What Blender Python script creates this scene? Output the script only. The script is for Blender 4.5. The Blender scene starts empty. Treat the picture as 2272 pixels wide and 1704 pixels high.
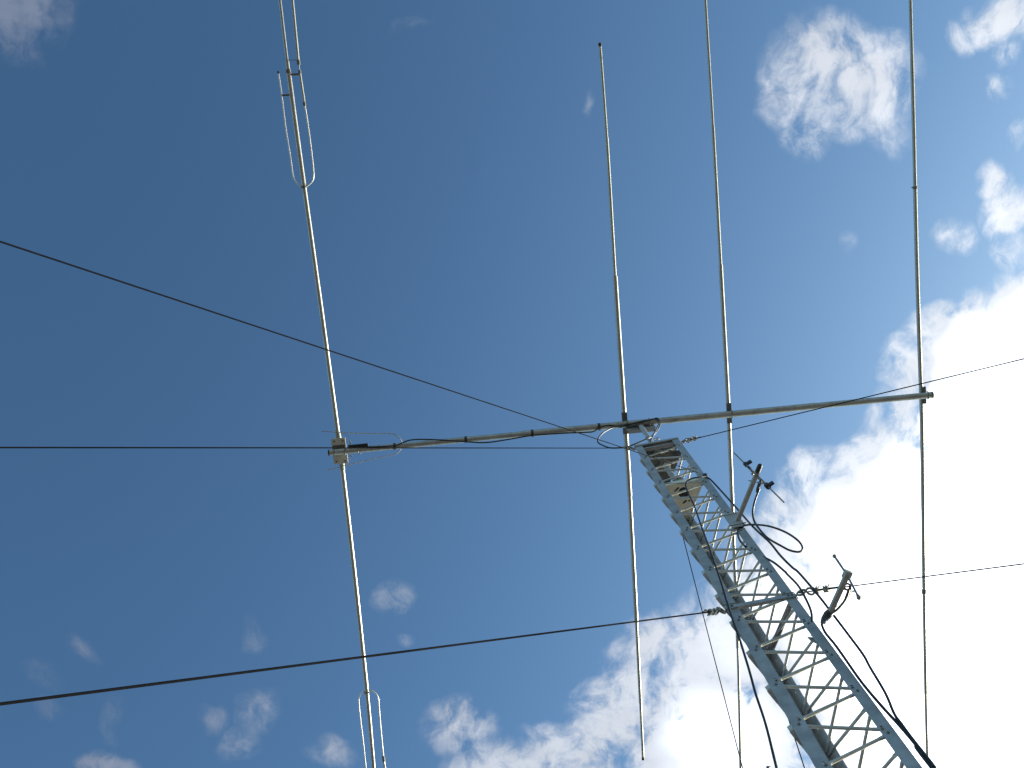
import bpy, math, random
from mathutils import Vector, Matrix
random.seed(7)
sc = bpy.context.scene
COL = sc.collection
CAMZ = 1.6
# ------------------------------------------------------------------ camera
F = 2420.0                                   # focal length in photo pixels
def _basis():
    n = Vector((1065-1136, -(381-852), -F)).normalized()      # where the zenith stands in the camera's own axes
    ex = (Vector((1,0,0)) - n*n.x).normalized()
    return ex, n.cross(ex), n
EX, EY, EZ = _basis()
R3 = Matrix((EX, EY, EZ))                    # camera axes -> world axes
cam_data = bpy.data.cameras.new('camera')
cam_data.sensor_width = 36; cam_data.lens = 36*F/2272
cam_data.clip_start = 0.05; cam_data.clip_end = 20000
cam = bpy.data.objects.new('camera', cam_data); COL.objects.link(cam)
cam.matrix_world = Matrix.Translation((0,0,CAMZ)) @ R3.to_4x4()
sc.camera = cam

def ray(p):
    return R3 @ Vector((p[0]-1136, -(p[1]-852), -F))
def P(p, Z):                                 # photo point at a height Z above the camera -> world
    r = ray(p); return r*(Z/r.z) + Vector((0,0,CAMZ))
def near(p, xy):                             # photo point, at its closest to the vertical line through xy
    r = ray(p); a = r.x*r.x+r.y*r.y
    t = (r.x*xy[0]+r.y*xy[1])/a
    return r*t + Vector((0,0,CAMZ))
# ------------------------------------------------------------------ light
SUN = Vector((0.80, 0.27, 0.50)).normalized()
SUN_EL = math.asin(SUN.z); SUN_AZ = math.atan2(SUN.x, SUN.y)
sl = bpy.data.lights.new('sun', 'SUN'); sl.energy = 4.5; sl.angle = math.radians(0.53); sl.color = (1.0, .98, .955)
so = bpy.data.objects.new('sun', sl); COL.objects.link(so)
so.rotation_euler = (-SUN).to_track_quat('-Z', 'Y').to_euler(); so.location = (30,10,40)
sc.view_settings.view_transform = 'Standard'; sc.view_settings.look = 'None'
sc.view_settings.gamma = 1; sc.view_settings.exposure = 0.0
sc.render.film_transparent = False

w = bpy.data.worlds.new('World'); sc.world = w; w.use_nodes = True
nt = w.node_tree; nt.nodes.clear()
def N(tree, t, **k):
    n = tree.nodes.new(t)
    for a, v in k.items(): setattr(n, a, v)
    return n
def lk(tree, a, b): tree.links.new(a, b)
class G:                                      # small helper for math chains
    def __init__(s, tree): s.t = tree
    def put(s, sock, v):
        if hasattr(v, 'is_output'): s.t.links.new(v, sock)
        else: sock.default_value = v
    def m(s, op, a, b=0.0, c=0.0, clamp=False):
        n = s.t.nodes.new('ShaderNodeMath'); n.operation = op; n.use_clamp = clamp
        s.put(n.inputs[0], a); s.put(n.inputs[1], b); s.put(n.inputs[2], c); return n.outputs[0]
    def v(s, op, a, b=(0,0,0), c=None):
        n = s.t.nodes.new('ShaderNodeVectorMath'); n.operation = op
        s.put(n.inputs[0], a); s.put(n.inputs[1], b)
        if c is not None: s.put(n.inputs[2] if op != 'SCALE' else n.inputs[3], c)
        return n.outputs['Value'] if op in ('LENGTH','DOT_PRODUCT','DISTANCE') else n.outputs['Vector']
    def noise(s, vec, scale, detail=6, rough=.55, dist=0.0, col=False, lac=2.0):
        n = s.t.nodes.new('ShaderNodeTexNoise'); n.noise_dimensions = '3D'
        s.put(n.inputs['Vector'], vec); n.inputs['Scale'].default_value = scale
        n.inputs['Detail'].default_value = detail; n.inputs['Roughness'].default_value = rough
        n.inputs['Distortion'].default_value = dist; n.inputs['Lacunarity'].default_value = lac
        return n.outputs['Color'] if col else n.outputs['Fac']
    def rng(s, v, a, b, c=0.0, d=1.0, smooth=False):
        n = s.t.nodes.new('ShaderNodeMapRange'); n.clamp = True
        if smooth: n.interpolation_type = 'SMOOTHSTEP'
        s.put(n.inputs[0], v)
        for i, x in enumerate((a,b,c,d)): n.inputs[i+1].default_value = x
        return n.outputs[0]
    def mixc(s, f, a, b):
        n = s.t.nodes.new('ShaderNodeMix'); n.data_type = 'RGBA'
        s.put(n.inputs[0], f); s.put(n.inputs[6], a); s.put(n.inputs[7], b); return n.outputs[2]

g = G(nt)
sky = N(nt, 'ShaderNodeTexSky'); sky.sky_type = 'NISHITA'; sky.sun_disc = False
sky.sun_elevation = SUN_EL; sky.sun_rotation = SUN_AZ
sky.air_density = 1.0; sky.dust_density = 1.4; sky.ozone_density = 1.2; sky.altitude = 100
tc = N(nt, 'ShaderNodeTexCoord')
D = tc.outputs['Generated']
sep = N(nt, 'ShaderNodeSeparateXYZ'); lk(nt, D, sep.inputs[0])
zc = g.m('MAXIMUM', sep.outputs[2], 0.06)
cmb = N(nt, 'ShaderNodeCombineXYZ')
lk(nt, g.m('DIVIDE', sep.outputs[0], zc), cmb.inputs[0]); lk(nt, g.m('DIVIDE', sep.outputs[1], zc), cmb.inputs[1])
UV = cmb.outputs[0]                           # flat cloud layer above the place, one unit high
def warp(uv, scale, amp, detail=3):
    c = g.noise(uv, scale, detail, .5, col=True)
    c = g.v('SUBTRACT', c, (.5,.5,.5))
    return g.v('ADD', uv, g.v('MULTIPLY', c, (amp, amp, 0)))
W1 = warp(UV, 11, .055, 3)
W2 = warp(W1, 34, .013, 5)
# clouds of the layer: centre (photo px), radii, turn, strength
CL = [ # centre        rx   ry  rot  amp
 ((2330,1560), 700, 640,   0, 3.2), ((2450,1050), 420, 430,  0, 3.2), ((2010,1420), 380, 360, 0, 2.6),
 ((2190,800), 190, 190, 0, 1.9), ((2110,900), 130, 170, 0, 1.7), ((2010,1090), 200, 170, -30, 1.9), ((1890,1170), 200, 160, -30, 1.7),
 ((1930,1010), 150, 90, -35, 1.0), ((2010,840), 80, 120, 0, .84), ((1985,940), 120, 90, -20, .9), ((1800,1060), 110, 90, -40, .85), ((2190,1030), 180, 200, 0, 2.3), ((2130,1200), 260, 230, 0, 3.0), ((2270,690), 130, 110, 0, 1.5), ((2080,740), 90, 90, 0, .95),
 ((1770,1170), 130, 130, 0, 1.1), ((1750,1330), 210, 190, 0, 1.5), ((1640,1440), 220, 200, 0, 1.2), ((1600,1640), 300, 240, 0, 1.6),
 ((1440,1440), 130, 110, -30, .86), ((1400,1560), 170, 160, 0, .95), ((1270,1660), 190, 110, 0, .92), ((1180,1720), 260, 110, 0, 1.05),
 ((1020,1620), 120, 100, 20, .86), ((1110,1680), 150, 80, 0, .8), ((1640,1220), 90, 90, 0, .55), ((1540,1380), 110, 70, 0, .6),
 ((1870,150), 170, 130, 10, .80), ((1790,180), 120, 140, 0, .84), ((1960,190), 100, 140, 0, .86), ((1805,310), 75, 80, 20, .70), ((1975,290), 70, 70, 0, .50), ((1870,250), 150, 80, 0, .70),
 ((2230,20), 110, 80, 0, .90), ((2140,55), 50, 45, 0, .62), ((2245,100), 60, 60, 0, .62), ((2215,185), 55, 45, 0, .60),
 ((2205,405), 60, 50, 40, .86), ((2240,470), 75, 75, 40, 1.05), ((2130,520), 80, 50, 20, .66), ((2250,560), 60, 60, 0, .7), ((2262,300), 40, 50, 0, .55),
 ((50,40), 140, 110, 0, .84), ((70,110), 70, 60, 0, .5), ((860,1335), 75, 50, -35, .58), ((905,1415), 30, 25, 0, .45),
 ((575,1570), 70, 80, 30, .54), ((540,1640), 70, 60, 0, .56), ((470,1590), 60, 40, 0, .42), ((735,1670), 75, 60, 0, .58), ((245,1700), 100, 55, 0, .86),
 ((245,1600), 40, 100, 0, .46), ((95,1500), 75, 60, 50, .44), ((110,1590), 45, 40, 0, .44), ((190,1430), 70, 35, 40, .38),
 ((560,1405), 40, 60, 0, .34), ((1316,245), 24, 34, 0, .36), ((905,70), 60, 30, -20, .30), ((1880,545), 26, 34, 20, .32),
]
M = None
for (c, rx, ry, rot, amp) in CL:
    q = P(c, 1.0)
    mp = N(nt, 'ShaderNodeMapping'); mp.vector_type = 'TEXTURE'
    mp.inputs['Location'].default_value = (q.x, q.y, 0); mp.inputs['Rotation'].default_value = (0,0,math.radians(rot))
    mp.inputs['Scale'].default_value = (rx/F, ry/F, 1)
    lk(nt, W2, mp.inputs['Vector'])
    d = g.v('LENGTH', mp.outputs[0])
    m = g.m('MULTIPLY', g.m('SUBTRACT', 1.0, g.m('MULTIPLY', d, d), clamp=True), amp)
    M = m if M is None else g.m('MAXIMUM', M, m)
n1 = g.noise(W2, 16, 12, .62)
n2 = g.noise(g.v('MULTIPLY', W2, (1.35, .95, 1)), 36, 12, .64)
nn = g.m('ADD', g.m('MULTIPLY', n1, .45), g.m('MULTIPLY', n2, .55))
dens = g.m('MULTIPLY', M, g.m('ADD', g.m('MULTIPLY', g.m('SUBTRACT', nn, .5), 7.0), 1.0))
dens = g.m('ADD', dens, g.m('MULTIPLY', g.m('SUBTRACT', M, .5), .25))
dens = g.m('ADD', dens, g.m('MULTIPLY', g.m('MAXIMUM', g.m('SUBTRACT', M, 1.15), 0.0), 2.5))
alpha = g.rng(dens, 0.02, 1.30, 0, .97, smooth=True)
# how strongly the layer glows: sunlight scattered forward, far brighter towards the sun
sd = g.v('DOT_PRODUCT', D, tuple(SUN))
glow = g.m('POWER', g.rng(sd, .25, .80), 1.15)
body = g.rng(g.noise(W1, 11, 8, .6), .3, .7, .86, 1.1)
c_lo = (.20, .25, .36, 1); c_hi = (.92, .97, 1.05, 1)
ccol = g.mixc(glow, c_lo, c_hi)
thick = g.rng(M, .9, 2.3, smooth=True)
bg1 = N(nt, 'ShaderNodeBackground'); bg1.inputs['Strength'].default_value = 0.10
hs = N(nt, 'ShaderNodeHueSaturation'); hs.inputs['Saturation'].default_value = 1.0; hs.inputs['Value'].default_value = 1.02
gam = N(nt, 'ShaderNodeGamma'); gam.inputs[1].default_value = 1.7
lk(nt, sky.outputs[0], gam.inputs[0]); lk(nt, gam.outputs[0], hs.inputs['Color']); tint = g.v('MULTIPLY', hs.outputs[0], (1.10, 1.21, .93)); lk(nt, tint, bg1.inputs['Color'])
bg2 = N(nt, 'ShaderNodeBackground'); lk(nt, ccol, bg2.inputs['Color']); lk(nt, g.m('MULTIPLY', body, g.m('ADD', g.m('MULTIPLY', g.m('MULTIPLY', thick, glow), 2.2), 1.0)), bg2.inputs['Strength'])
up = g.rng(sep.outputs[2], .05, .25)
mx = N(nt, 'ShaderNodeMixShader'); lk(nt, g.m('MULTIPLY', alpha, up), mx.inputs[0])
lk(nt, bg1.outputs[0], mx.inputs[1]); lk(nt, bg2.outputs[0], mx.inputs[2])
wo = N(nt, 'ShaderNodeOutputWorld'); lk(nt, mx.outputs[0], wo.inputs[0])
try:
    w.cycles.sampling_method = 'MANUAL'; w.cycles.sample_map_resolution = 1024
except Exception: pass

# ------------------------------------------------------------------ materials
def mat(name, base, rough=.5, metal=0.0, var=.15, vscale=8.0, bump=0.0, bscale=60.0, spot=None, spec=.5):
    m = bpy.data.materials.new(name); m.use_nodes = True
    t = m.node_tree; b = t.nodes['Principled BSDF']; gg = G(t)
    tcn = t.nodes.new('ShaderNodeTexCoord'); O = tcn.outputs['Object']
    n = gg.noise(O, vscale, 6, .6)
    f = gg.rng(n, .3, .7)
    lo = tuple(c*(1-var) for c in base)+(1,); hi = tuple(min(1,c*(1+var)) for c in base)+(1,)
    col = gg.mixc(f, lo, hi)
    if spot:
        s = gg.rng(gg.noise(O, spot[1], 8, .65), spot[2], spot[2]+.1)
        col = gg.mixc(gg.m('MULTIPLY', s, spot[3]), col, tuple(spot[0])+(1,))
    t.links.new(col, b.inputs['Base Color'])
    b.inputs['Metallic'].default_value = metal; b.inputs['Specular IOR Level'].default_value = spec
    rr = gg.rng(gg.noise(O, vscale*2.3, 4, .6), .3, .7, max(.02, rough-.08), rough+.1)
    t.links.new(rr, b.inputs['Roughness'])
    if bump:
        bp = t.nodes.new('ShaderNodeBump'); bp.inputs['Strength'].default_value = bump; bp.inputs['Distance'].default_value = .002
        t.links.new(gg.noise(O, bscale, 5, .6), bp.inputs['Height']); t.links.new(bp.outputs[0], b.inputs['Normal'])
    return m
M_alu  = mat('aluminium_tube', (.345,.345,.345), .42, .75, .10, 5, spot=((.25,.245,.24),9,.60,.5))
M_boom = mat('weathered_boom_aluminium', (.33,.33,.33), .50, .60, .18, 6, bump=.2, spot=((.19,.18,.17),14,.56,.6))
M_galv = mat('galvanised_steel', (.33,.325,.335), .50, .45, .22, 7, bump=.15, spot=((.30,.30,.29),22,.58,.5))
M_rod = mat('bright_aluminium_rod', (.60,.58,.56), .40, .5, .1, 9)
M_galvd= mat('dull_galvanised_steel', (.35,.35,.36), .55, .45, .18, 9, bump=.15)
M_brkt = mat('dark_weathered_bracket', (.13,.125,.115), .6, .3, .2, 12)
M_steel= mat('old_steel_fitting', (.20,.185,.175), .5, .6, .25, 30)
M_wire = mat('steel_guy_strand', (.007,.007,.009), .9, 0, .2, 30, spec=.03)
M_blk  = mat('black_cable_sheath', (.014,.014,.016), .42, 0, .2, 20, spec=.35)
M_tape = mat('black_tape', (.02,.018,.02), .5, 0, .3, 30, bump=.6, bscale=120)
M_plate= mat('cream_fibreglass_plate', (.50,.48,.42), .6, 0, .10, 10, spot=((.34,.32,.27),18,.58,.5))
M_cream= mat('cream_painted_steel', (.62,.57,.47), .5, 0, .08, 6, spot=((.40,.34,.26),16,.60,.5))
M_rot  = mat('grey_green_cast_housing', (.22,.25,.24), .45, .2, .12, 8)
M_ptfe = mat('pale_grey_painted_tube', (.36,.34,.31), .5, .3, .12, 12)
M_conc = mat('concrete', (.36,.35,.33), .85, 0, .15, 3, bump=.4)
M_grnd = mat('dry_grass_ground', (.085,.082,.078), .95, 0, .35, .6, spot=((.14,.13,.122),.35,.52,.7))

# ------------------------------------------------------------------ mesh builder
class MB:
    def __init__(s): s.v=[]; s.f=[]; s.sm=[]; s.mi=[]
    def add(s, vs, fs, smooth=False, mi=0):
        o=len(s.v); s.v += [tuple(v) for v in vs]; s.f += [tuple(i+o for i in f) for f in fs]
        s.sm += [smooth]*len(fs); s.mi += [mi]*len(fs)
    def hexa(s, a, b, mi=0):                  # two quads (4 pts each) joined
        s.add(list(a)+list(b), [(0,1,2,3),(7,6,5,4),(0,4,5,1),(1,5,6,2),(2,6,7,3),(3,7,4,0)], False, mi)
    def box(s, c, ax, ay, az, mi=0):          # half-vectors
        c=Vector(c); ax=Vector(ax); ay=Vector(ay); az=Vector(az)
        q=lambda z:[c-ax-ay+z, c+ax-ay+z, c+ax+ay+z, c-ax+ay+z]
        s.hexa(q(-az), q(az), mi)
    def bar(s, p, q, wdt, thk, up=(0,0,1), mi=0, off=(0,0)):
        p=Vector(p); q=Vector(q); d=(q-p).normalized()
        a=d.cross(Vector(up)).normalized(); b=a.cross(d).normalized()
        c=(p+q)/2 + a*off[0] + b*off[1]
        s.box(c, (q-p)/2, a*(wdt/2), b*(thk/2), mi)
    def angle(s, p, q, n, wdt=.025, thk=.004, mi=0):      # L section: one leg flat on plane normal n, the other standing out along -n
        p=Vector(p); q=Vector(q); n=Vector(n).normalized(); d=(q-p).normalized(); a=d.cross(n).normalized()
        s.box((p+q)/2, (q-p)/2, a*(wdt/2), n*(thk/2), mi)
        s.box((p+q)/2 + a*(wdt/2-thk/2) - n*(.005+thk/2), (q-p)/2*.94, a*(thk/2), n*.005, mi)
    def tube(s, pts, r, seg=10, mi=0, cap=True, radii=None):
        pts=[Vector(p) for p in pts]; k=len(pts)
        T=[]
        for i in range(k):
            t=(pts[min(i+1,k-1)]-pts[max(i-1,0)]); T.append(t.normalized())
        ref=Vector((0,0,1)) if abs(T[0].z)<.9 else Vector((1,0,0))
        a=T[0].cross(ref).normalized(); vs=[]
        for i in range(k):
            a=(a-T[i]*a.dot(T[i])).normalized(); b=T[i].cross(a)
            rr=radii[i] if radii else r
            vs += [pts[i]+(a*math.cos(2*math.pi*j/seg)+b*math.sin(2*math.pi*j/seg))*rr for j in range(seg)]
        fs=[(i*seg+j, i*seg+(j+1)%seg, (i+1)*seg+(j+1)%seg, (i+1)*seg+j) for i in range(k-1) for j in range(seg)]
        s.add(vs, fs, True, mi)
        if cap:
            s.add(vs[:seg], [tuple(range(seg))[::-1]], False, mi)
            s.add(vs[-seg:], [tuple(range(seg))], False, mi)
    def lathe(s, c, prof, seg=24, mi=0, axis=None):       # prof: list (r, z)
        vs=[]; c=Vector(c)
        for r,z in prof: vs += [c+Vector((r*math.cos(2*math.pi*j/seg), r*math.sin(2*math.pi*j/seg), z)) for j in range(seg)]
        fs=[(i*seg+j, i*seg+(j+1)%seg, (i+1)*seg+(j+1)%seg, (i+1)*seg+j) for i in range(len(prof)-1) for j in range(seg)]
        s.add(vs, fs, True, mi)
        s.add(vs[:seg], [tuple(range(seg))[::-1]], False, mi); s.add(vs[-seg:], [tuple(range(seg))], False, mi)
    def ball(s, c, r, seg=10, mi=0):
        c=Vector(c); rings=6; prof=[(max(.0005,r*math.sin(math.pi*i/rings)), -r*math.cos(math.pi*i/rings)) for i in range(rings+1)]
        s.lathe(c, prof, seg, mi)
    def pieces(s):                            # connected shells, joined where their bounds touch
        par=list(range(len(s.v)))
        def find(a):
            while par[a]!=a: par[a]=par[par[a]]; a=par[a]
            return a
        for f in s.f:
            r=find(f[0])
            for i in f[1:]: par[find(i)]=r
        comp={}
        for i in range(len(s.v)): comp.setdefault(find(i),[]).append(i)
        bb=[]
        for k,ids in comp.items():
            bb.append([ids,[min(s.v[i][a] for i in ids)-.003 for a in range(3)],[max(s.v[i][a] for i in ids)+.003 for a in range(3)]])
        g=list(range(len(bb)))
        def fg(a):
            while g[a]!=a: a=g[a]
            return a
        for a in range(len(bb)):
            for b in range(a+1,len(bb)):
                if all(bb[a][1][k]<=bb[b][2][k] and bb[b][1][k]<=bb[a][2][k] for k in range(3)): g[fg(b)]=fg(a)
        out={}
        for a in range(len(bb)): out.setdefault(fg(a),set()).update(bb[a][0])
        if len(out)<2: return [s]
        res=[]
        for ids in out.values():
            m=MB(); order=sorted(ids); mp={o:n for n,o in enumerate(order)}; m.v=[s.v[i] for i in order]
            for f,sm,mi in zip(s.f,s.sm,s.mi):
                if f[0] in ids: m.f.append(tuple(mp[i] for i in f)); m.sm.append(sm); m.mi.append(mi)
            res.append(m)
        return res
    def build(s, name, mats, parent=None):
        if parent is not None and name not in ('leg','lower_bracing','brace','element','mounting_plate'):
            ps=s.pieces()
            if len(ps)>1:
                return [p.build1(name, mats, parent) for p in ps][0]
        return s.build1(name, mats, parent)
    def build1(s, name, mats, parent=None):
        me=bpy.data.meshes.new(name); me.from_pydata(s.v, [], s.f)
        if not isinstance(mats,(list,tuple)): mats=[mats]
        for m in mats: me.materials.append(m)
        for p,sm,mi in zip(me.polygons, s.sm, s.mi): p.use_smooth=sm; p.material_index=mi
        me.update()
        o=bpy.data.objects.new(name, me); COL.objects.link(o)
        if parent: 
            o.parent=parent
            pw=parent.get('_w'); base=WPOS.get(parent.name, Vector((0,0,0)))
            for v in me.vertices: v.co -= base
            WPOS[o.name]=base
        return o
WPOS={}
def tag(o, label, cat, group=None):
    o['label']=label; o['category']=cat
    if group: o['group']=group
def thing(name, loc, label, cat, group=None):
    o=bpy.data.objects.new(name, None); COL.objects.link(o); o.location=loc; o.empty_display_size=.2
    WPOS[o.name]=Vector(loc); tag(o, label, cat, group); return o
def smooth(pts, n=8):                         # Catmull-Rom through the points
    pts=[Vector(p) for p in pts]; out=[]
    for i in range(len(pts)-1):
        p0=pts[max(i-1,0)]; p1=pts[i]; p2=pts[i+1]; p3=pts[min(i+2,len(pts)-1)]
        for k in range(n):
            t=k/n
            out.append(.5*((2*p1)+(p2-p0)*t+(2*p0-5*p1+4*p2-p3)*t*t+(3*p1-p0-3*p2+p3)*t**3))
    out.append(pts[-1]); return out
def torus(mb, c, nrm, R, r, a0=0, a1=360, seg=18, mi=0, ref=None):
    c=Vector(c); n=Vector(nrm).normalized(); x=(Vector(ref) if ref else (n.cross(Vector((0,0,1))) if abs(n.z)<.9 else Vector((1,0,0))))
    x=(x-n*x.dot(n)).normalized(); y=n.cross(x)
    mb.tube([c+(x*math.cos(math.radians(a0+(a1-a0)*i/seg))+y*math.sin(math.radians(a0+(a1-a0)*i/seg)))*R for i in range(seg+1)], r, 6, mi)

# ------------------------------------------------------------------ ground
mb=MB(); mb.add([(-3000,-3000,0),(3000,-3000,0),(3000,3000,0),(-3000,3000,0)],[(0,1,2,3)])
gr=mb.build('ground', M_grnd); gr['kind']='structure'

# ------------------------------------------------------------------ tower
cL=Vector((1.892,3.345,0)); cR=Vector((2.4203,3.2124,0))
_m=(cL+cR)/2; _h=(cR-_m).length; _a=math.radians(-10.5); _d=Vector((math.cos(_a),math.sin(_a),0))
cL=_m-_d*_h; cR=_m+_d*_h; cB=_m+Vector((-_d.y,_d.x,0))*_h*math.sqrt(3); CT=(cL+cR+cB)/3
TOP=13.05+CAMZ; WF=.090; TH=.007
tower=thing('lattice_tower', (CT.x,CT.y,0), 'grey galvanised three legged lattice tower rising to the boom', 'tower')
def flange_dirs(c, a, b):
    u1=(a-c).normalized(); u2=(b-c).normalized(); bi=(u1+u2).normalized()
    return u1,u2,bi
PITCH=.527
def leg(c, a, b, holes, nodes1, nodes2, WF=WF):
    mb=MB(); u1,u2,bi=flange_dirs(c,a,b)
    for u,o in ((u1,u2),(u2,u1)):
        n=(o-u*o.dot(u)).normalized()
        def sec(z, s0, s1):
            z=Vector((0,0,z)); A=c+u*s0+z; B=c+u*s1+z
            Ai = c+bi*(2*TH)+z if s0==0 else A+n*TH
            return [A,B,B+n*TH,Ai]
        z=0.0
        for h in holes:
            if h<=z or h>=TOP-.1: continue
            mb.hexa(sec(z,0,WF), sec(h,0,WF)); 
            mb.hexa(sec(h,0,.050), sec(h+.016,0,.050)); mb.hexa(sec(h,.066,WF), sec(h+.016,.066,WF))
            z=h+.016
        mb.hexa(sec(z,0,WF), sec(TOP,0,WF))
    for u,o,nodes in ((u1,u2,nodes1),(u2,u1,nodes2)):       # bolt heads on the outer faces
        n=(o-u*o.dot(u)).normalized()
        for h in nodes:
            for ds,dz in ((.045,-.03),(.062,.02)):
                p=c+u*ds+Vector((0,0,h+dz)); mb.tube([p-n*.010, p+n*.001], .0095, 6, 1)
    return mb.build('leg', [M_galv, M_steel], tower)
def lv(h0, lo=.3, hi=TOP-.15):
    h=h0+CAMZ
    while h-PITCH>lo: h-=PITCH
    o=[]
    while h<hi: o.append(h); h+=PITCH
    return o
nLR_L=lv(6.13); nLR_R=lv(6.39); nRB_B=lv(6.45); nRB_R=lv(6.72); nLB_L=lv(6.08); nLB_B=lv(6.34)
holes=[h+CAMZ for h in ([5.0+.527*k*1.0+.12 for k in range(-10,15)])]
leg(cL,cR,cB,holes,nLR_L,nLB_L); leg(cR,cL,cB,[h+.26 for h in holes],nLR_R,nRB_R,.080); leg(cB,cL,cR,holes,nLB_B,nRB_B,.098)

def face_braces(c1,c2,nod1,nod2,off,outside,wd=.027):
    d=(c2-c1).normalized(); n=Vector((d.y,-d.x,0))
    if n.dot(CT-c1)>0: n=-n                     # outward normal
    seq=sorted([(h,1) for h in nod1]+[(h,2) for h in nod2])
    low=MB()
    for (h1,s1),(h2,s2) in zip(seq[:-1],seq[1:]):
        if s1==s2: continue
        ins=.030 if not outside else .010
        pt=lambda s,h,dz:(c1+d*ins if s==1 else c2-d*(.030)) + Vector((0,0,h+dz)) + n*off
        p=pt(s1,h1,.022); q=pt(s2,h2,-.022)
        if h1 > 5.2+CAMZ:
            mb=MB(); e=(q-p).normalized(); sd=e.cross(n)
            mb.tube([p+e*.045,q-e*.045],.0112 if not outside else .0150,10)
            for end,sg in ((p,1),(q,-1)):       # flattened ends that lap the leg
                c0=end-e*.012*sg; c1_=end+e*.035*sg; c2_=end+e*.085*sg; k=1.0; tk=.0148 if outside else .003
                A_=[c0-sd*.016*k-n*tk,c0+sd*.016*k-n*tk,c0+sd*.016*k+n*tk,c0-sd*.016*k+n*tk]
                B_=[c1_-sd*.019*k-n*tk,c1_+sd*.019*k-n*tk,c1_+sd*.019*k+n*tk,c1_-sd*.019*k+n*tk]
                rr=.0145 if outside else .009; C_=[c2_-sd*rr-n*rr,c2_+sd*rr-n*rr,c2_+sd*rr+n*rr,c2_-sd*rr+n*rr]
                mb.hexa(A_,B_); mb.hexa(B_,C_)
            mb.build('brace', M_galvd, tower)
        else: low.angle(p,q,n,wd,.004)
    if low.v:
        o=low.build('lower_bracing', M_galvd, tower); o['kind']='stuff'
face_braces(cL,cR,nLR_L,nLR_R,-.0115,False)
face_braces(cR,cB,nRB_R,nRB_B,-.0115,False)
face_braces(cL,cB,nLB_L,nLB_B,.0150,True,.032)
# top ring, top plates
def ring(h, ht, wd, name, ins=0.0, mats=M_galv, out=.003):
    for a,b in ((cL,cR),(cR,cB),(cB,cL)):
        mb=MB(); d=(b-a).normalized(); n=Vector((d.y,-d.x,0)); 
        if n.dot(CT-a)>0: n=-n
        z=Vector((0,0,h))
        p=a+d*ins+z; q=b-d*ins+z
        mb.box((p+q)/2+n*(out+.003), (q-p)/2, n*.003, Vector((0,0,ht/2)))
        mb.box((p+q)/2+n*(out-.0)-n*(wd/2+.0), (q-p)/2*.80, n*(wd/2), Vector((0,0,.003)))
        if name=='guy_bracket_bar':
            for e,sg in ((p,1),(q,-1)):
                for k in (.03,.06): 
                    c=e+d*sg*k+n*(out+.006); mb.tube([c-n*.001,c+n*.010],.010,6,1)
                # U-bolt rods across the leg
                for dz in (-ht*.75, ht*.75):
                    mb.tube([e+d*sg*.004+n*.010+Vector((0,0,dz)), e+d*sg*(WF+.01)+n*.010+Vector((0,0,dz))], .005, 6, 1)
        mb.build(name, [mats,M_steel], tower)
ring(TOP-.03,.06,.05,'top_rail',.0)
ring(TOP-.17,.03,.04,'top_rail',.01,M_galvd,-.012)
ring(7.93+CAMZ,.055,.03,'guy_bracket_bar',-.01)
def triplate(mb, z, k, th, hole=0.0, mi=0, seg=24, cut=.0):
    # triangular plate; optional round hole about the tower axis, as quads fanned between rim and hole
    cs=[CT+(c-CT)*k for c in (cL,cR,cB)]
    rim=[]
    for i in range(3):
        a,b=cs[i],cs[(i+1)%3]
        for j in range(8): rim.append(a.lerp(b,j/8))
    z0=Vector((0,0,z)); z1=Vector((0,0,z+th)); nrm=len(rim)
    if hole>0:
        inn=[]
        for p in rim:
            dd=(p-CT); dd.z=0; inn.append(Vector((CT.x,CT.y,0))+dd.normalized()*hole)
        vs=[p+z0 for p in rim]+[p+z0 for p in inn]+[p+z1 for p in rim]+[p+z1 for p in inn]
        fs=[]
        for i in range(nrm):
            j=(i+1)%nrm
            fs+=[(i,j,nrm+j,nrm+i),(2*nrm+i,3*nrm+i,3*nrm+j,2*nrm+j),(i,2*nrm+i,2*nrm+j,j),(nrm+i,nrm+j,3*nrm+j,3*nrm+i)]
        mb.add(vs,fs,False,mi)
    else:
        vs=[p+z0 for p in rim]+[p+z1 for p in rim]
        mb.add(vs,[tuple(range(nrm)),tuple(range(nrm,2*nrm))[::-1]]+[(i,i+nrm,(i+1)%nrm+nrm,(i+1)%nrm) for i in range(nrm)],False,mi)
mb=MB(); triplate(mb, TOP-.055, .93, .008, .045); mb.build('top_plate', M_brkt, tower)
mb=MB(); triplate(mb, TOP-.50, .90, .008, .045)
mb.build('bearing_plate', M_brkt, tower)
mb=MB(); mb.lathe((CT.x,CT.y,TOP-.095),[(.042,0),(.075,0),(.078,.035),(.05,.04)],20); mb.lathe((CT.x,CT.y,TOP-.54),[(.042,0),(.07,0),(.07,.035),(.05,.038)],20)
mb.build('thrust_bearing', M_steel, tower)
mb=MB(); 
for c in (P((1457,974),13.13), P((1409,996),13.05)): torus(mb, c, (.3,.9,.1), .03, .007)
mb.build('eye_bolt', M_steel, tower)
mb=MB(); mb.box((CT.x,CT.y,.05),(.55,0,0),(0,.55,0),(0,0,.15)); o=mb.build('concrete_footing', M_conc, tower)

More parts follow.
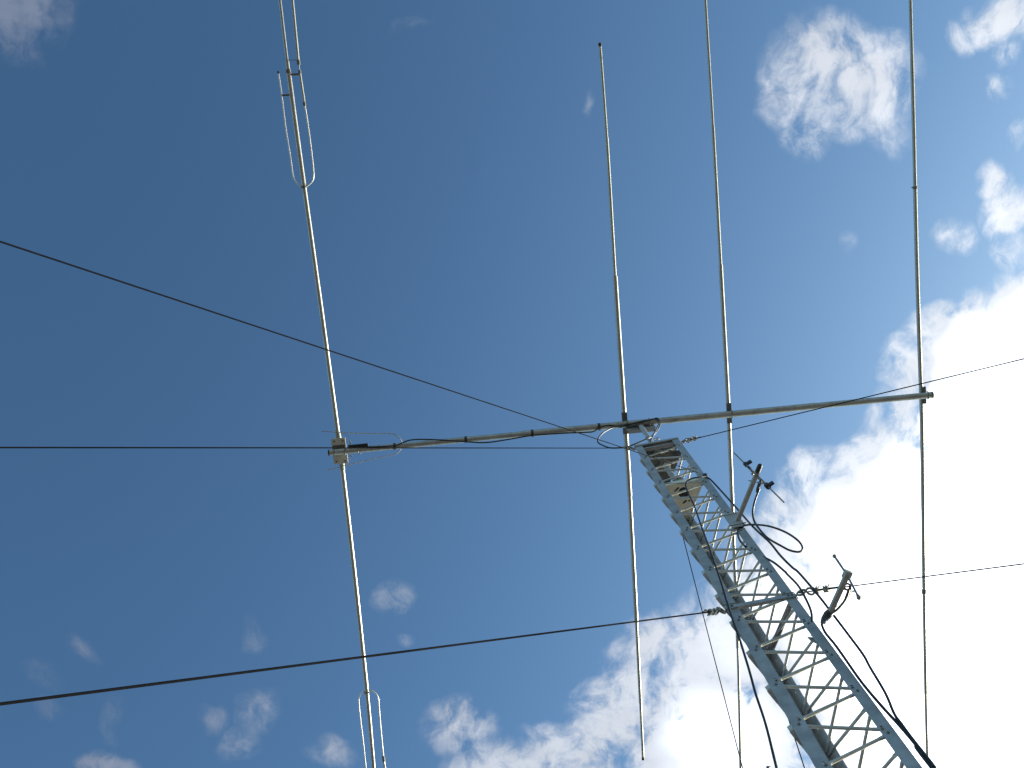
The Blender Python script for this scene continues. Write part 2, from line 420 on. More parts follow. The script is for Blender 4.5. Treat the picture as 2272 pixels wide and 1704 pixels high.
# ------------------------------------------------------------------ rotator and mast
MX=Vector((CT.x+.004,CT.y-.006,0))
mast=MB(); mast.tube([MX+Vector((0,0,z)) for z in (11.70+CAMZ, 12.4+CAMZ, 13.2+CAMZ, 14.80+CAMZ)], .032, 20)
mo=mast.build('rotating_mast', M_galvd); tag(mo,'grey steel mast tube standing up through the tower top','mast')
ZP=11.28+CAMZ
rot=thing('antenna_rotator', (CT.x,CT.y,ZP), 'antenna rotator with cream slotted base plate inside the upper tower','rotator')
import bmesh
def rotor_plate():
    # cream triangular tray: plate with round opening and slots, front lip turned up
    cs=[CT+(c-CT)*.90 for c in (cL,cR,cB)]
    u=(cR-cL).normalized(); v=Vector((-u.y,u.x,0))
    if v.dot(cB-cL)<0: v=-v
    O=CT.copy()
    def loc(x,y,z=ZP): return Vector((O.x+u.x*x+v.x*y, O.y+u.y*x+v.y*y, z))
    hs=[]                                       # openings: (cx,cy,half-length,half-width,angle)
    def at(px,py):
        q=P((px,py),ZP-CAMZ)-O; q.z=0; return q.dot(u),q.dot(v)
    hs=[(*at(1517,1093),.060,.060,0),(*at(1501.5,1085.8),.034,.011,-35),(*at(1535.6,1082),.012,.012,0),(*at(1519,1114),.030,.011,-35),(*at(1529,1111),.010,.010,0)]
    nx,ny=150,130; mb=MB(); tri=[((c-O).dot(u),(c-O).dot(v)) for c in cs]
    xs=[-.24+.48*i/nx for i in range(nx+1)]; ys=[-.16+.46*j/ny for j in range(ny+1)]
    def inside(x,y):
        for i in range(3):
            (x0,y0),(x1,y1)=tri[i],tri[(i+1)%3]
            if (x1-x0)*(y-y0)-(y1-y0)*(x-x0)<0: return False
        for cx,cy,a,b,an in hs:
            ca,sa=math.cos(math.radians(an)),math.sin(math.radians(an)); dx,dy=x-cx,y-cy
            X=dx*ca+dy*sa; Y=-dx*sa+dy*ca
            if a==b:
                if X*X+Y*Y<a*a: return False
            else:
                X=max(abs(X)-(a-b),0)
                if X*X+Y*Y<b*b: return False
        return True
    idx={}; vs=[]; fs=[]
    def vid(i,j,k):
        if (i,j,k) not in idx: idx[(i,j,k)]=len(vs); vs.append(loc(xs[i],ys[j],ZP+k*.005))
        return idx[(i,j,k)]
    on={(i,j) for i in range(nx) for j in range(ny) if inside((xs[i]+xs[i+1])/2,(ys[j]+ys[j+1])/2)}
    for (i,j) in on:
        fs.append((vid(i,j,0),vid(i,j+1,0),vid(i+1,j+1,0),vid(i+1,j,0)))
        fs.append((vid(i,j,1),vid(i+1,j,1),vid(i+1,j+1,1),vid(i,j+1,1)))
        for di,dj,e in ((-1,0,((i,j),(i,j+1))),(1,0,((i+1,j+1),(i+1,j))),(0,-1,((i+1,j),(i,j))),(0,1,((i,j+1),(i+1,j+1)))):
            if (i+di,j+dj) not in on:
                a,b=e; fs.append((vid(*a,0),vid(*a,1),vid(*b,1),vid(*b,0)))
    mb.add(vs,fs)
    mb.build('mounting_plate', M_cream, rot)
    mb=MB()                                     # upturned lips on the three sides
    for i in range(3):
        a,b=cs[i],cs[(i+1)%3]; d=(b-a).normalized(); n=Vector((d.y,-d.x,0)); 
        if n.dot(CT-a)>0: n=-n
        z=Vector((0,0,ZP+.045)); mb.box((a+b)/2+z+n*.003, (b-a)/2*.93, n*.0025, Vector((0,0,.045)))
    mb.build('plate_lip', M_cream, rot)
rotor_plate()
mb=MB(); mb.lathe((MX.x,MX.y,ZP+.012),[(.03,0),(.098,0),(.098,.018),(.03,.02)],24); mb.build('recess_shade_disc', M_tape, rot)  # black disc added above the round opening, its colour standing in for recess shade
mb=MB(); mb.lathe((MX.x,MX.y,ZP+.04),[(.05,0),(.105,.0),(.125,.02),(.13,.09),(.128,.14),(.11,.20),(.085,.24),(.05,.26)],28)
mb.build('housing', M_rot, rot)
mb=MB(); mb.lathe((MX.x,MX.y,ZP+.28),[(.05,0),(.075,.0),(.075,.10),(.055,.11)],20)
for a in (40,160,280):
    dx=Vector((math.cos(math.radians(a)),math.sin(math.radians(a)),0)); c=MX+dx*.07+Vector((0,0,ZP+.36))
    mb.box(c,dx*.022,dx.cross(Vector((0,0,1)))*.018,Vector((0,0,.09)))
    mb.tube([c+Vector((0,0,.05))-dx.cross(Vector((0,0,1)))*.05,c+Vector((0,0,.05))+dx.cross(Vector((0,0,1)))*.05],.006,6)
mb.build('mast_clamp', M_brkt, rot)

# ------------------------------------------------------------------ yagi antenna
ZB=14.65
s_=1.0271
def dp(x,y): return (x*s_, y*s_)
bA=P(dp(710,978),ZB); bE=P(dp(2014,853),ZB); bd=(bE-bA).normalized(); bn=Vector((-bd.y,bd.x,0))   # bn: towards photo bottom
yagi=thing('yagi_antenna', P((1425,937),ZB), 'large four element beam antenna with weathered tubular boom atop the tower','antenna')
L_=(bE-bA).length
def onb(x): # photo display x -> point on boom axis
    return bA+bd*(L_*(x-710)/(2014-710))
mb=MB()
x0,x1,x2,x3=710,1130,1760,2014
RB=(.040,.046,.043)
mb.tube([onb(x0),onb(x1)],RB[0],24); mb.tube([onb(x1-6),onb(x2)],RB[1],24); mb.tube([onb(x2-6),onb(x3)],RB[2],24)
boom=mb.build('boom', M_boom, yagi)
mb=MB(); mb.tube([onb(709.3),onb(712)],.0425,20); mb.build('end_cap', M_blk, yagi)
mb=MB(); mb.tube([onb(2012),onb(2014.8)],.0452,20); mb.build('end_cap', M_blk, yagi)

ZE=ZB+.105
def dro(p, c):                                 # height of an element point: both ends hang a little
    return p
class Element:
    def __init__(s, pix, name):
        # pix: list of photo points, first to last; heights follow a gentle droop
        s.pts=[]
        ctr=None
        base=[P(p,ZE) for p in pix]
        bc=min(base, key=lambda q:abs((q-bA).dot(bn)))
        for p,q in zip(pix,base):
            r=(q-bc).length; s.pts.append(P(p, ZE-.0055*r*r))
        s.pts=smooth(s.pts,6)
    def at(s, py):                             # point where the element crosses photo row py
        best=None
        def row(q):
            v=R3.transposed()@(q-Vector((0,0,CAMZ))); return 852+(v.y/v.z)*F
        for a,b in zip(s.pts[:-1],s.pts[1:]):
            ra,rb=row(a),row(b)
            if (ra-py)*(rb-py)<=0 and ra!=rb: return a.lerp(b,(py-ra)/(rb-ra))
        return s.pts[0] if abs(row(s.pts[0])-py)<abs(row(s.pts[-1])-py) else s.pts[-1]
def zat(q): return q.z-CAMZ
def elem(pix, secs, label=None):
    e=Element(pix,'element'); mb=MB()
    for y0,y1,r in secs:
        k=max(2,int(abs(y1-y0)/60)); mb.tube([e.at(y0+(y1-y0)*i/k) for i in range(k+1)], r, 16)
    o=mb.build('element', M_alu, yagi)
    if label: o['label']=label
    return e,o
# element 1 (driven, loaded)
e1,o1=elem([(575,-330),(598,-170),(621,0),(640,158),(675,416),(713,690),(751,971),(754.5,1000),(758,1027),(787,1280),(814,1535),(829,1704),(842,1860),(856,2030)],
   [(-330,138,.019),(136,158,.025),(158,222,.031),(220,640,.030),(638,1360,.031),(1358,1538,.030),(1534,2030,.027)],'element with long linear loading rods at both sides')
def loopz(e,y): return zat(e.at(y))
def pz(e,x,y): return P((x,y), loopz(e,y)-.0)
mb=MB()
mb.tube(smooth([pz(e1,*q) for q in [(617.8,162),(625,211),(634,285),(643,340),(649.5,386),(655,402),(668,413.5),(674.5,415.5)]],6),.0092,8)
mb.tube(smooth([pz(e1,*q) for q in [(674.5,415.5),(684,411),(692.5,402),(696,387),(692,345),(685,290),(676.5,233)]],6),.0092,8)
mb.build('loading_rod', M_rod, o1)
mb=MB(); mb.tube([pz(e1,676,232),pz(e1,665,160)],.016,10); mb.tube([pz(e1,665,160),pz(e1,662.3,137)],.0075,8); mb.tube([pz(e1,662.3,139),pz(e1,649,0),pz(e1,627,-170)],.0175,10)
mb.build('parallel_tube', M_alu, o1)
mb=MB(); mb.tube([pz(e1,617.2,157.5),pz(e1,618.2,164)],.013,8); mb.build('end_cap', M_blk, o1)
mb=MB()
mb.tube([pz(e1,661.8,133),pz(e1,663,144)],.022,10); mb.tube([pz(e1,664.5,156),pz(e1,665.6,163)],.019,10); mb.tube([pz(e1,674.6,226),pz(e1,676.2,235)],.020,10)
mb.tube([pz(e1,633,133.5),pz(e1,662,133)],.0045,6)
a,b=pz(e1,641,166),pz(e1,666,164.5); mb.bar(a,b,.026,.012)
a,b=pz(e1,624.5,212),pz(e1,650,210); mb.bar(a,b,.024,.012)
mb.tube([e1.at(154),e1.at(162)],.034,12)
torus(mb,e1.at(415),(.13,1,0),.036,.010); mb.box(e1.at(415)-Vector((0,0,.034)),(.02,0,0),(0,.018,0),(0,0,.012))
mb.build('clamp', M_brkt, o1)
# lower loop
mb=MB()
mb.tube(smooth([pz(e1,*q) for q in [(812,1533),(804,1536),(797,1546),(796,1558),(800,1600),(805,1640),(812,1704),(823,1790)]],6),.0092,8)
mb.tube(smooth([pz(e1,*q) for q in [(814,1531),(824,1532),(834,1539),(839.6,1550),(841,1570),(845,1620),(851,1681)]],6),.0092,8)
mb.build('loading_rod', M_rod, o1)
mb=MB(); mb.tube([pz(e1,851,1681),pz(e1,863,1790)],.016,10); mb.build('parallel_tube', M_alu, o1)
mb=MB(); mb.tube([pz(e1,850.4,1678),pz(e1,851.8,1689)],.021,10); torus(mb,e1.at(1536),(.1,1,0),.034,.010); mb.build('clamp', M_brkt, o1)
# insulating plate, sleeves and boom clamp of element 1
xc=onb(735)
pc=xc+Vector((0,0,.058)); ed=(e1.at(1027)-e1.at(971)).normalized()
mb=MB(); 
lc=(P((753.5,1000.5),zat(pc)))
mb.box(lc, bd*.098, ed*.182, Vector((0,0,.008)))
mb.build('insulator_plate', M_plate, yagi)
mb=MB()
for dx,dy in ((-.058,-.145),(.062,-.145),(-.058,.145),(.062,.145)):
    c=lc+bd*dx+ed*dy-Vector((0,0,.008)); mb.tube([c-Vector((0,0,.009)),c+Vector((0,0,.002))],.012,6)
for dx in (-.064,.084):
    c=Vector(xc)+bd*( (lc-xc).dot(bd)+dx ); torus(mb,c,bd,.048,.0085,180,360,16,ref=bn)
    for sg in (-1,1): mb.tube([c+bn*.046*sg, c+bn*.046*sg+Vector((0,0,.075))],.006,6)
mb.box(lc-Vector((0,0,.011))-ed*.055, bd*.088, ed*.032, Vector((0,0,.003)))
mb.build('boom_clamp', M_brkt, yagi)
mb=MB()
mb.tube([e1.at(958),e1.at(975),e1.at(1026),e1.at(1043)],.03,14,radii=[.034,.044,.040,.036]); mb.build('insulator_sleeve', M_rot, yagi)
# hairpin, balun, feed wires
mb=MB()
zh=ZE-.02
mb.tube(smooth([P(q,zh) for q in [(714,957),(751,959),(789.5,961),(830,962),(867,962.3),(880,966),(888,973),(892,983),(891,993),(886,1001),(877,1007.5),(850,1013),(819,1020.5),(764.7,1033.4),(727,1043.5)]],6),.0062,8)
mb.build('hairpin_rod', M_galvd, yagi)
mb=MB()
bp=lambda x,sd,dz: Vector(onb(x))+bn*sd+Vector((0,0,dz))
mb.tube([bp(755,-.062,-.0),bp(796,-.062,0)],.021,14); mb.tube([bp(753.5,-.062,0),bp(757,-.062,0)],.024,14)
mb.build('balun', M_blk, yagi)
mb=MB()
for x in (774,):
    torus(mb,Vector(onb(x)),bd,.048,.004,170,370,14,ref=bn)
    mb.tube([bp(x,.05,.0),bp(x,.062,0)],.010,8); mb.tube([bp(x+3,.05,.0),bp(x+3,.062,0)],.008,8)
mb.build('hose_clip', M_steel, yagi)
mb=MB()
mb.tube(smooth([P((756,963),ZE-.03),P((766,963),ZE-.06),P((773,969),ZE-.08),P((777,979),ZB),bp(757,-.062,.0)],6),.0025,6)
mb.tube(smooth([P((765,1033),ZE-.03),P((773,1027),ZE-.08),P((779,1013),ZB),bp(760,.05,-.01)],6),.0025,6)
mb.tube([P((775,977),ZB),P((779.5,985),ZB)],.009,8); mb.tube([P((778.5,1009),ZB-.01),P((781,1014),ZB-.01)],.009,8)
mb.build('feed_wire', M_steel, yagi)
# other elements
def bracket(e, xdisp, yc, hw, hl, sh=0.0, strap=None, lab=None):
    mb=MB(); c=Vector(onb(xdisp)); ec=e.at(yc); c2=Vector((ec.x,ec.y,ZB+CAMZ+.060)); d=(e.at(yc+40)-e.at(yc-40)).normalized(); s=d.cross(Vector((0,0,1)))
    if s.dot(bd)<0: s=-s
    c2=c2+s*sh
    mb.box(c2, s*hw, d*hl, Vector((0,0,.004)))
    mb.box(c2+s*(hw-.002)+Vector((0,0,.024)), s*.002, d*hl, Vector((0,0,.020))); mb.box(c2-s*(hw-.002)+Vector((0,0,.024)), s*.002, d*hl, Vector((0,0,.020)))
    for dx in ((hw-.006),-(hw-.006)) if strap is None else strap:
        cc=Vector(onb(xdisp)); cc=cc+bd*((c2-cc).dot(bd)+dx)
        torus(mb,cc,bd,.050,.0055,180,360,16,ref=bn)
        for sg in (-1,1): mb.tube([cc+bn*.050*sg, cc+bn*.050*sg+Vector((0,0,.072))],.0055,6)
    mb.build('element_bracket', M_brkt, yagi)
e2,o2=elem([(1331,97),(1346.5,308),(1365,616),(1384.5,914),(1388,965),(1393,1027),(1412,1381),(1427,1684)],
   [(97,308,.0185),(305,616,.022),(613,915,.032),(914,1100,.033),(1098,1381,.029),(1378,1560,.022),(1557,1684,.0185)],'shortest element with black caps at both ends')
mb=MB(); mb.tube([e2.at(97)-Vector((.0,.012,0)),e2.at(103)],.0215,12); mb.build('end_cap', M_blk, o2)
mb=MB(); mb.tube([e2.at(1680),e2.at(1684)+Vector((.0,.012,0))],.0215,12); mb.build('end_cap', M_blk, o2)
bracket(e2,1352,938,.036,.150,.0,(.030,))
e3,o3=elem([(1548,-330),(1556,-170),(1565,0),(1582,282),(1599,590),(1615.5,894),(1618,950),(1621,1027),(1626,1160),(1637,1438),(1643,1704),(1648,1950)],
   [(-330,0,.017),(-3,282,.0185),(280,590,.022),(587,893,.028),(892,1160,.0285),(1157,1438,.024),(1435,1704,.0185),(1700,1950,.017)],'slim element passing behind the lattice tower')
bracket(e3,1576,916,.031,.140,.0,(.022,))
e4,o4=elem([(2012,-330),(2016,-170),(2020,0),(2028,308),(2034,575),(2043.5,870),(2045.5,930),(2047,1027),(2050,1304),(2054,1540),(2057.5,1680)],
   [(-330,0,.019),(-3,132,.021),(130,415,.0235),(413,700,.026),(698,1130,.0275),(1128,1304,.026),(1302,1540,.023),(1538,1680,.020)],'outermost element near the far end of the boom')
bracket(e4,1992,876,.030,.120,.022,(.030,))
mb=MB(); mb.tube([e4.at(413),e4.at(419)],.0315,12); mb.bar(e4.at(416),e4.at(416)-Vector((.05,0,0)),.014,.008); mb.tube([e4.at(1308),e4.at(1317)],.0315,12)
mb.build('clamp', M_brkt, o4)
mb=MB(); mb.tube([e4.at(1676),e4.at(1680)+Vector((0,.01,0))],.023,12); mb.build('end_cap', M_blk, o4)
# boom to mast plate
mb=MB()
mc=Vector(onb(1386)); side=(MX-mc); side.z=0; 
pb=mc+bn*.056                                  # vertical plate between boom and mast
mc0=Vector((MX.x,MX.y,pb.z)); sgn=(mc0-pb).dot(bn)
pl=mc+bn*.054
along=(MX-mc).dot(bd)
ctrp=pl+bd*(along-.02)
ctrp=ctrp+bd*.02
mb.box(ctrp-Vector((0,0,.045)), bd*.20, bn*.004, Vector((0,0,.11)))
mb.box(ctrp-Vector((0,0,.157))+bn*.022, bd*.185, bn*.022, Vector((0,0,.004)))
mb.box(ctrp+Vector((0,0,.062))+bn*.022, bd*.185, bn*.022, Vector((0,0,.004)))
mb.build('mast_plate', M_galvd, yagi)
mb=MB()
for dx in (-.165,.155):
    c=mc+bd*(along-.02+dx); torus(mb,c,bd,.052,.0065,90,270,16,ref=bn)
    for sg in (-1,1): mb.tube([c+Vector((0,0,.052*sg)), c+Vector((0,0,.052*sg))+bn*.085],.0065,6)
for dz in (-.12,.0):
    c=Vector((MX.x,MX.y,ZB+CAMZ+dz)); torus(mb,c,(0,0,1),.038,.0065,-90,90,16,ref=bn)
    for sg in (-1,1): 
        q=c+bd*.038*sg; mb.tube([q, q-bn*((q-pl).dot(bn)+.012)],.0065,6)
    mb.box(c-bn*.04, bd*.05, bn*.012, Vector((0,0,.028)))
mb.build('u_bolt', M_steel, yagi)
# black ties on the boom
for x in (852,1005,1148,1292):
    mb=MB(); mb.tube([onb(x-2.6),onb(x+2.6)],.0465 if x<1130 else .0515,20); mb.build('cable_tie', M_tape, yagi)

# ------------------------------------------------------------------ coax cables
def cable(name, pts, r, label, cat='cable', group='black coaxial cables'):
    mb=MB(); mb.tube(smooth(pts,7), r, 8); o=mb.build(name, M_blk); tag(o,label,cat,group); return o
zb=ZB-.058
c7=lambda x,y:(1320+x/13.825, 880+y/13.825)
c1=lambda x,y:(1300+x/5.53, 880+y/5.53)
c2=lambda x,y:(1450+x/5.53, 1000+y/5.53)
c3=lambda x,y:(1500+x/4.809, 1200+y/4.809)
c4=lambda x,y:(1640+x/4.809, 1359+y/4.809)
tl=Vector((CT.x,CT.y,0)); fL=(cL.x,cL.y); fR=(cR.x,cR.y)
fc=(cL+cR)/2
cable('coaxial_cable',[P(dp(790,966),ZB-.02),P(dp(852,962.5),zb+.004),P(dp(885,951),zb),P(dp(930,949.5),zb),P(dp(1003,954),zb-.01),P(dp(1050,956),zb-.02),P(dp(1100,949),zb-.02),P(dp(1148,941),zb-.005),P(dp(1215,936),zb-.02),P(dp(1262,934),zb-.03),P(c7(-60,1075),zb-.02),P(c7(110,975),zb-.008),P(c7(350,885),zb-.01),P(c7(560,900),zb-.015),P(c7(780,935),zb-.02),
   P(c7(960,890),zb-.02),P(c7(1250,800),zb-.03),P(c7(1500,740),zb-.03),P(c7(1720,715),zb-.03),P(c7(1890,660),zb-.04),P(c7(1975,730),zb-.08),P(c7(1990,840),zb-.2),P(c7(1960,960),14.2),P(c7(1860,1110),13.95),P(c7(1740,1220),13.75),P(c7(1560,1310),13.6),P(c7(1340,1410),13.5),P(c7(1050,1520),13.45),P(c7(750,1570),13.5),P(c7(460,1570),13.6),P(c7(250,1500),13.75),P(c7(120,1430),13.9),P(c7(85,1350),14.0),P(c7(140,1220),14.1),P(c7(290,1080),14.25),P(c7(550,950),14.45),P(c7(800,890),14.5),P(c7(1150,830),14.52),P(c7(1500,770),14.5),P(c7(1800,690),14.5),P(c7(1935,740),14.45),P(c7(1950,860),14.2),P(c7(1880,1010),13.9),P(c7(1790,1180),13.6),P(c7(1730,1320),13.35),P(c7(1660,1520),13.1),P(c1(750,700),12.95),P(c1(765,730),12.85),P(c1(800,720),12.75)],
   .0100,'black cable tied under the boom, looped around the tower top')
cable('coaxial_cable',[P(c1(930,640),12.8),P(c1(1050,670),12.6),P(c1(1100,720),12.5),P(c1(1190,742),12.4),near(c1(1290,810),fR),near(c1(1350,880),fR),near(c1(1460,980),fR),near(c1(1530,1020),fR),near(c1(1680,1180),fR),near(c1(1850,1370),fR),near(c2(1180,890),fR),near(c2(1290,1000),fR),near(c2(1430,1130),fR),near(c2(1560,1290),fR),near(c2(1700,1430),fR),
   near(c3(1300,330),fR),near(c3(1420,465),fR),near(c3(1540,610),fR),near(c3(1640,740),fR),near(c3(1860,1030),fR),near(c3(2000,1220),fR),near(c4(1400,590),fR),near(c4(1560,860),fR),near(c4(1655,1080),fR),near(c4(1740,1200),fR),near(c4(1850,1350),fR),near(c4(2080,1640),fR),near(c4(2200,1800),fR),(2.50,3.14,4.5),(2.5,3.13,2.5),(2.5,3.12,.02)],
   .0098,'black cable running outermost down the right side of the tower')
RL=(2.47,3.15)
cable('coaxial_cable',[P(c2(1300,470),9.35),P(c2(1262,560),9.3),P(c2(1232,660),9.25),P(c2(1218,760),9.22),P(c2(1235,860),9.18),P(c2(1290,950),9.1),P(c2(1400,1070),8.95),P(c2(1560,1165),8.85),P(c2(1680,1225),8.8),P(c2(1790,1240),8.8),P(c2(1828,1190),8.85),P(c2(1770,1100),8.95),P(c2(1620,1000),9.1),P(c2(1430,930),9.3),P(c2(1260,908),9.45),P(c2(1130,915),9.55),P(c2(1050,950),9.6),P(c2(1035,1020),9.4),P(c2(1060,1100),9.15),near(c2(1130,1180),fR),near(c2(1230,1250),fR),near(c2(1340,1300),fR),near(c2(1480,1375),fR),near(c2(1620,1490),fR),
   near(c3(1180,350),fR),near(c3(1300,475),fR),near(c3(1385,620),fR),near(c3(1440,750),fR)]+[near(c3(1450,860),(2.38,3.26)),near(c3(1437,940),(2.37,3.27)),near(c3(1465,1000),(2.37,3.27)),near(c3(1530,1080),(2.38,3.26)),near(c3(1600,1150),(2.40,3.25)),(2.39,3.27,6.6),(2.385,3.28,4),(2.385,3.28,.02)],
   .0095,'black cable from the upper vertical dipole making a wide hanging loop')
cable('coaxial_cable',[P(c3(1845,520),7.3),P(c3(1815,610),7.25),P(c3(1760,690),7.2),P(c3(1690,760),7.15),P(c3(1620,820),7.1),near(c3(1560,880),fR),near(c3(1568,930),fR),near(c3(1600,990),fR),near(c3(1690,1100),fR),near(c4(1100,450),fR),near(c4(1300,735),fR),near(c4(1500,975),fR),near(c4(1700,1195),fR),near(c4(1850,1370),fR),near(c4(1960,1520),fR),near(c4(2070,1680),fR),(2.47,3.17,4.2),(2.47,3.16,2.5),(2.47,3.15,.02)],
   .0100,'black cable from the lower dipole lying along the right hand leg')
lx=(1.87,3.27)
cable('coaxial_cable',[near(c1(1480,985),fR),near(c1(1430,985),(fc.x+.1,fc.y-.02)),near(c1(1370,992),(fc.x+.05,fc.y-.04)),near(c1(1290,1010),(fc.x,fc.y-.05)),near(c1(1228,1060),(fc.x,fc.y-.06)),near(c1(1245,1160),(fc.x,fc.y-.06)),near(c2(500,680),(fc.x,fc.y-.06)),near(c2(600,960),(fc.x-.03,fc.y-.06)),near(c2(680,1180),(1.95,3.26)),near(c2(760,1400),(1.95,3.26)),near(c3(400,205),(1.94,3.26)),near(c3(480,440),(1.92,3.26)),near(c3(540,640),(1.9,3.26)),near(c3(600,830),lx),near(c3(665,1010),lx),near(c3(750,1280),lx),near(c4(125,680),lx),near(c4(180,880),lx),near(c4(285,1200),lx),near(c4(400,1659),lx),near(c4(520,2100),(1.75,3.1)),(1.7,3.0,2.5),(1.7,2.9,.02)],
   .0088,'black cable hanging free across the left hand leg')
# bundle ties on the right leg
for q,rr in ((c1(1465,985),.030),(c2(1070,945),.030)):
    mb=MB(); c=near(q,fR); mb.tube([c-Vector((.0,.0,.05)),c+Vector((.01,.0,.05))],rr,10,radii=[rr*.7,rr])
    for k in range(5):
        a=random.uniform(0,6.28); v=Vector((math.cos(a),math.sin(a),random.uniform(-.5,.5)))*random.uniform(.04,.07); mb.tube([c,c+v],.004,5)
    o=mb.build('tape_binding', M_tape); tag(o, 'lump of black tape binding cables to the right leg near the rotator' if rr==.030 and q==c1(1465,985) else 'lump of black tape at the foot of the upper dipole arm','binding','tape bindings on the right leg')

mb=MB(); ax_=(2.37,3.27)
c=near(c3(1480,1020),ax_); d_=near(c3(1530,1075),ax_); torus(mb,c,(.3,-.9,.2),.022,.007); torus(mb,c.lerp(d_,.8),(.9,.2,.3),.020,.006)
mb.tube([near(c3(1405,1030),ax_),near(c3(1450,1050),ax_),near(c3(1500,1085),ax_)],.008,8,radii=[.004,.016,.010]); mb.tube([c,d_],.009,8)
mb.tube([near(c3(1500,960),ax_),c],.005,6)
o=mb.build('cable_hanger', M_steel); tag(o,'small tangled steel cable hanger hooked behind the right leg under the lower dipole','hanger')
# ------------------------------------------------------------------ vertical dipoles
def sq(mb,p,q,w_,mi=0,up=(0,0,1)): mb.bar(p,q,w_,w_,up,mi)
g1='small dipoles on the tower side'
A=P((1630,1170),9.72); T=P((1681,1046),9.72)
dpl=thing('dipole_antenna', A, 'upper small vertical dipole with black clamps on a grey side arm','antenna',g1)
mb=MB(); sq(mb,A-(T-A).normalized()*.04,T,.036); mb.build('support_arm', M_ptfe, dpl)
mb=MB(); e=(T-A).normalized(); mb.tube([T-e*.012,T+e*.055],.024,14,radii=[.024,.024]); mb.ball(T+e*.055,.024,14); mb.build('end_cap', M_blk, dpl)
tp=P((1629,1005),10.45); bt=P((1739.5,1114.5),8.98); off=Vector((0,0,0))
mb=MB(); mb.tube([tp,bt],.0065,8); mb.tube([tp.lerp(bt,.27),tp.lerp(bt,.68)],.0105,10); mb.build('rod', M_steel, dpl)
mb=MB()
for t,s1 in ((.26,.020),(.335,.013),(.70,.026)):
    c=tp.lerp(bt,t); d=(bt-tp).normalized(); mb.tube([c-d*.028,c+d*.028],s1,10)
    if s1>.015: mb.box(c+Vector((.03,-.02,0)), (.022,-.014,0),(.005,.008,0),(0,0,.028))
mb.build('rod_clamp', M_tape, dpl)
mb=MB(); k1=P((1600+930/13.8,1000+610/13.8),9.7); k2=P((1600+960/13.8,1000+710/13.8),9.65)
for k in (k1,k2): mb.ball(k,.013,8); mb.tube([k,T-e*.05],.006,6)
a=P((1600+845/13.8,1000+915/13.8),9.6); b=P((1600+1290/13.8,1000+1010/13.8),9.3); mb.tube([a,b],.005,6)
a=P((1600+1120/13.8,1000+830/13.8),9.6); b=P((1600+1240/13.8,1000+900/13.8),9.4); mb.tube([a,b],.010,8); 
mb.build('matching_link', M_steel, dpl)
mb=MB(); a=P((1600+1215/13.8,1000+900/13.8),9.42); b=P((1600+1180/13.8,1000+1010/13.8),9.40); c=P((1600+1120/13.8,1000+1160/13.8),9.38); d=P((1600+1090/13.8,1000+1270/13.8),9.36)
mb.tube([a,b,c,d],.014,10,radii=[.011,.017,.014,.009]); mb.build('connector', M_tape, dpl)
mb=MB(); c=near((1628,1165),fR); ee=(cR-cL).normalized(); nn_=Vector((ee.y,-ee.x,0)); nn_=-nn_ if nn_.dot(CT-cR)>0 else nn_
for dz in (-.15,.15):
    mb.tube([cR-ee*.13+nn_*.03+Vector((0,0,c.z+dz)), cR+ee*.03+nn_*.03+Vector((0,0,c.z+dz))],.007,6)
mb.box(cR-ee*.05+nn_*.022+Vector((0,0,c.z)), ee*.065, nn_*.004, Vector((0,0,.20)))
mb.build('leg_clamp', M_galvd, dpl)

A=near((1829,1378),fR)+Vector((.02,-.02,0)); T=P((1877,1281),A.z-CAMZ)
dp2=thing('dipole_antenna', A, 'lower small dipole with ball tipped rods on a short grey arm','antenna',g1)
mb=MB(); sq(mb,A+(T-A)*.12,T,.034); mb.build('support_arm', M_ptfe, dp2)
Zt=A.z-CAMZ
mb=MB(); e=(T-A).normalized(); mb.box(T+e*.02, e*.030, e.cross(Vector((0,0,1)))*.024, Vector((0,0,.026))); mb.build('head_block', M_ptfe, dp2)
tp=P((1851.5,1234),Zt*1.040); bt=P((1905.5,1326),Zt*.962); ce=T+e*.02
mb=MB(); 
mb.tube([tp,ce],.0085,8); mb.tube([ce,bt],.0085,8); mb.ball(tp,.016,10); mb.ball(bt,.018,10)
mb.tube([bt.lerp(ce,.14),bt],.01,8,radii=[.009,.017]); mb.build('rod', M_steel, dp2)
mb=MB(); a=c3(1800,450); 
torus(mb,P(c3(1828,490),Zt),(.2,.3,1),.022,.008); mb.tube([P(c3(1790,515),Zt),P(c3(1900,540),Zt)],.006,6)
mb.tube([P(c3(1860,500),Zt),P(c3(1840,560),Zt-.02),P(c3(1810,620),Zt-.04)],.016,8,radii=[.012,.017,.011])
mb.build('connector', M_tape, dp2)
mb=MB(); p0=near(c3(1548,880),fR); p1=A+(T-A)*.16; 
mb.tube([p0+Vector((0,0,-.01)),p0.lerp(p1,.35),p0.lerp(p1,.75),p1],.03,10,radii=[.012,.026,.033,.028])
mb.tube([p0.lerp(p1,.4),P(c3(1590,900),Zt-.1)],.008,6,radii=[.018,.002]); mb.tube([p1,P(c3(1715,690),Zt)],.007,6,radii=[.010,.006])
mb.build('tape_wrapping', M_tape, dp2)

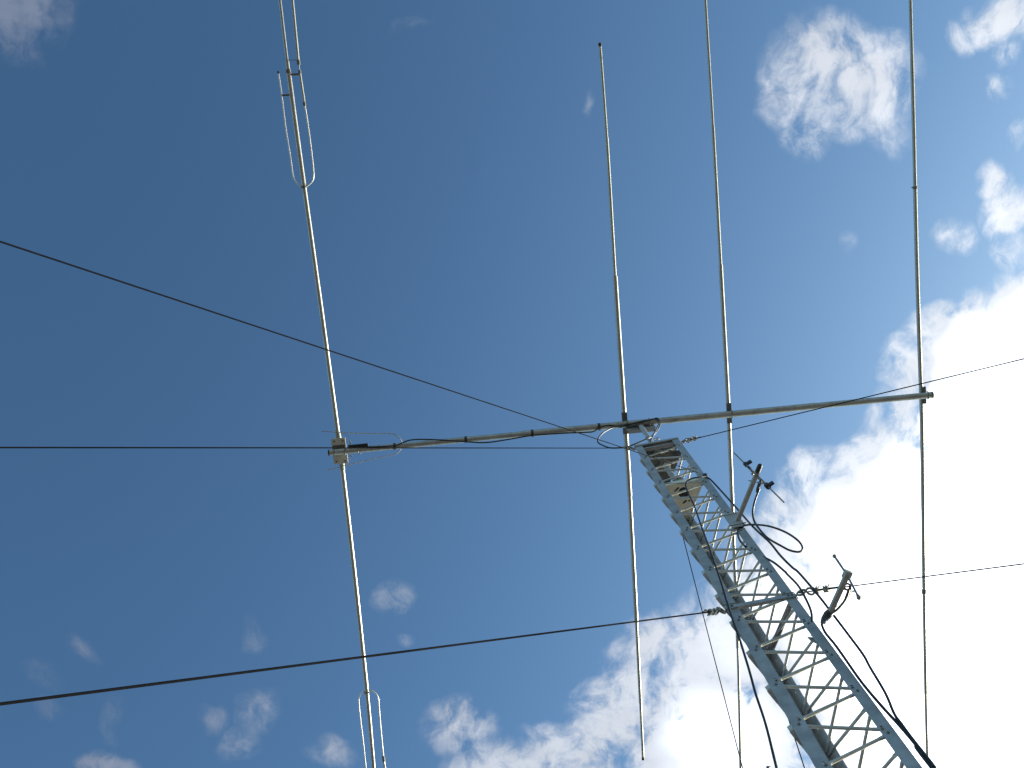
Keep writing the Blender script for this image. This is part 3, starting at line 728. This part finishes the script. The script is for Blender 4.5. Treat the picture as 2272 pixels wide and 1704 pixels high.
# ------------------------------------------------------------------ guy wires
def row_guy(name_label, A, pix, slope, r, clips, group, side=1, lift=0.0):
    # from A on the tower down to the ground: passes the photo point pix at the height that gives the wanted steepness
    A=Vector(A); H0=A.z-CAMZ
    best=None
    for k in range(400):
        Z=.6+(H0-.65)*k/399; q=P(pix,Z); h=math.hypot(q.x-A.x,q.y-A.y); d=A.z-q.z
        e=abs(h-slope*d)
        if best is None or e<best[0]: best=(e,q)
    q=best[1]; d=(q-A)/(A.z-q.z); end=A+d*A.z
    gth=thing('guy_wire', A, name_label, 'guy wire', group)
    mb=MB(); n=40; L=(end-A).length
    pts=[]
    for i in range(n+1):
        t=i/n; s=A.lerp(end,t)
        pts.append(s)
    mb.tube(pts,r,6); mb.build('strand', M_wire, gth)
    u=(end-A).normalized(); sd=u.cross(Vector((0,0,1))).normalized(); up_=sd.cross(u)
    if clips:
        mb=MB(); t0=.02
        # shackle, thimble and wire rope grips
        torus(mb, A+u*.035, sd, .034, .010, 0, 360, 14); torus(mb, A+u*.115, up_, .030, .009, 0, 360, 14)
        for k in range(clips):
            c=A+u*(.17+.085*k); mb.box(c, u*.020, sd*.018, up_*.016)
            for z in (-1,1): mb.tube([c+u*.012*z, c+u*.012*z+up_*.045+sd*.012],.0055,6); mb.tube([c+u*.012*z, c+u*.012*z+sd*.034],.0055,6)
        mb.tube([A+u*.13+up_*.012, A+u*(.2+.085*clips)+up_*.012], .006,6)
        mb.build('wire_grip', M_steel, gth)
    return gth
gg1='guy wires fixed at the tower top'; gg2='guy wires fixed below the side dipoles'
r1=.0052
row_guy('guy wire running level left from the tower top past the boom end', P(c1(575,632),13.0), (0,993), .70, .0052, 1, gg1)
row_guy('guy wire leaving the tower top to the right across the boom', P(c1(1178,556),13.02), (2272,796), .70, .0060, 2, gg1)
row_guy('guy wire dropping steeply behind the left of the tower top', cB+Vector((.01,.03,12.3+CAMZ)), dp(1604,1659), .62, .0050, 0, gg1)
row_guy('guy wire slanting from the upper left edge down to the rotator', near((1558,1054),fR)-Vector((.05,.03,0)), (0,536), .75, .0042, 0, gg1)
row_guy('thick looking guy wire from the left hand leg across the lower left sky', cL+Vector((-.035,-.01,7.87+CAMZ)), (0,1562), .80, .0056, 2, gg2)
row_guy('thin guy wire going right from behind the lower dipole', cR+Vector((.02,-.02,7.93+CAMZ)), (2272,1251), 1.15, .0056, 2, gg2)
row_guy('short visible guy wire just left of the tower foot at the bottom edge', cB+Vector((.01,.03,7.93+CAMZ)), (1785,1704), .95, .0045, 0, gg2)
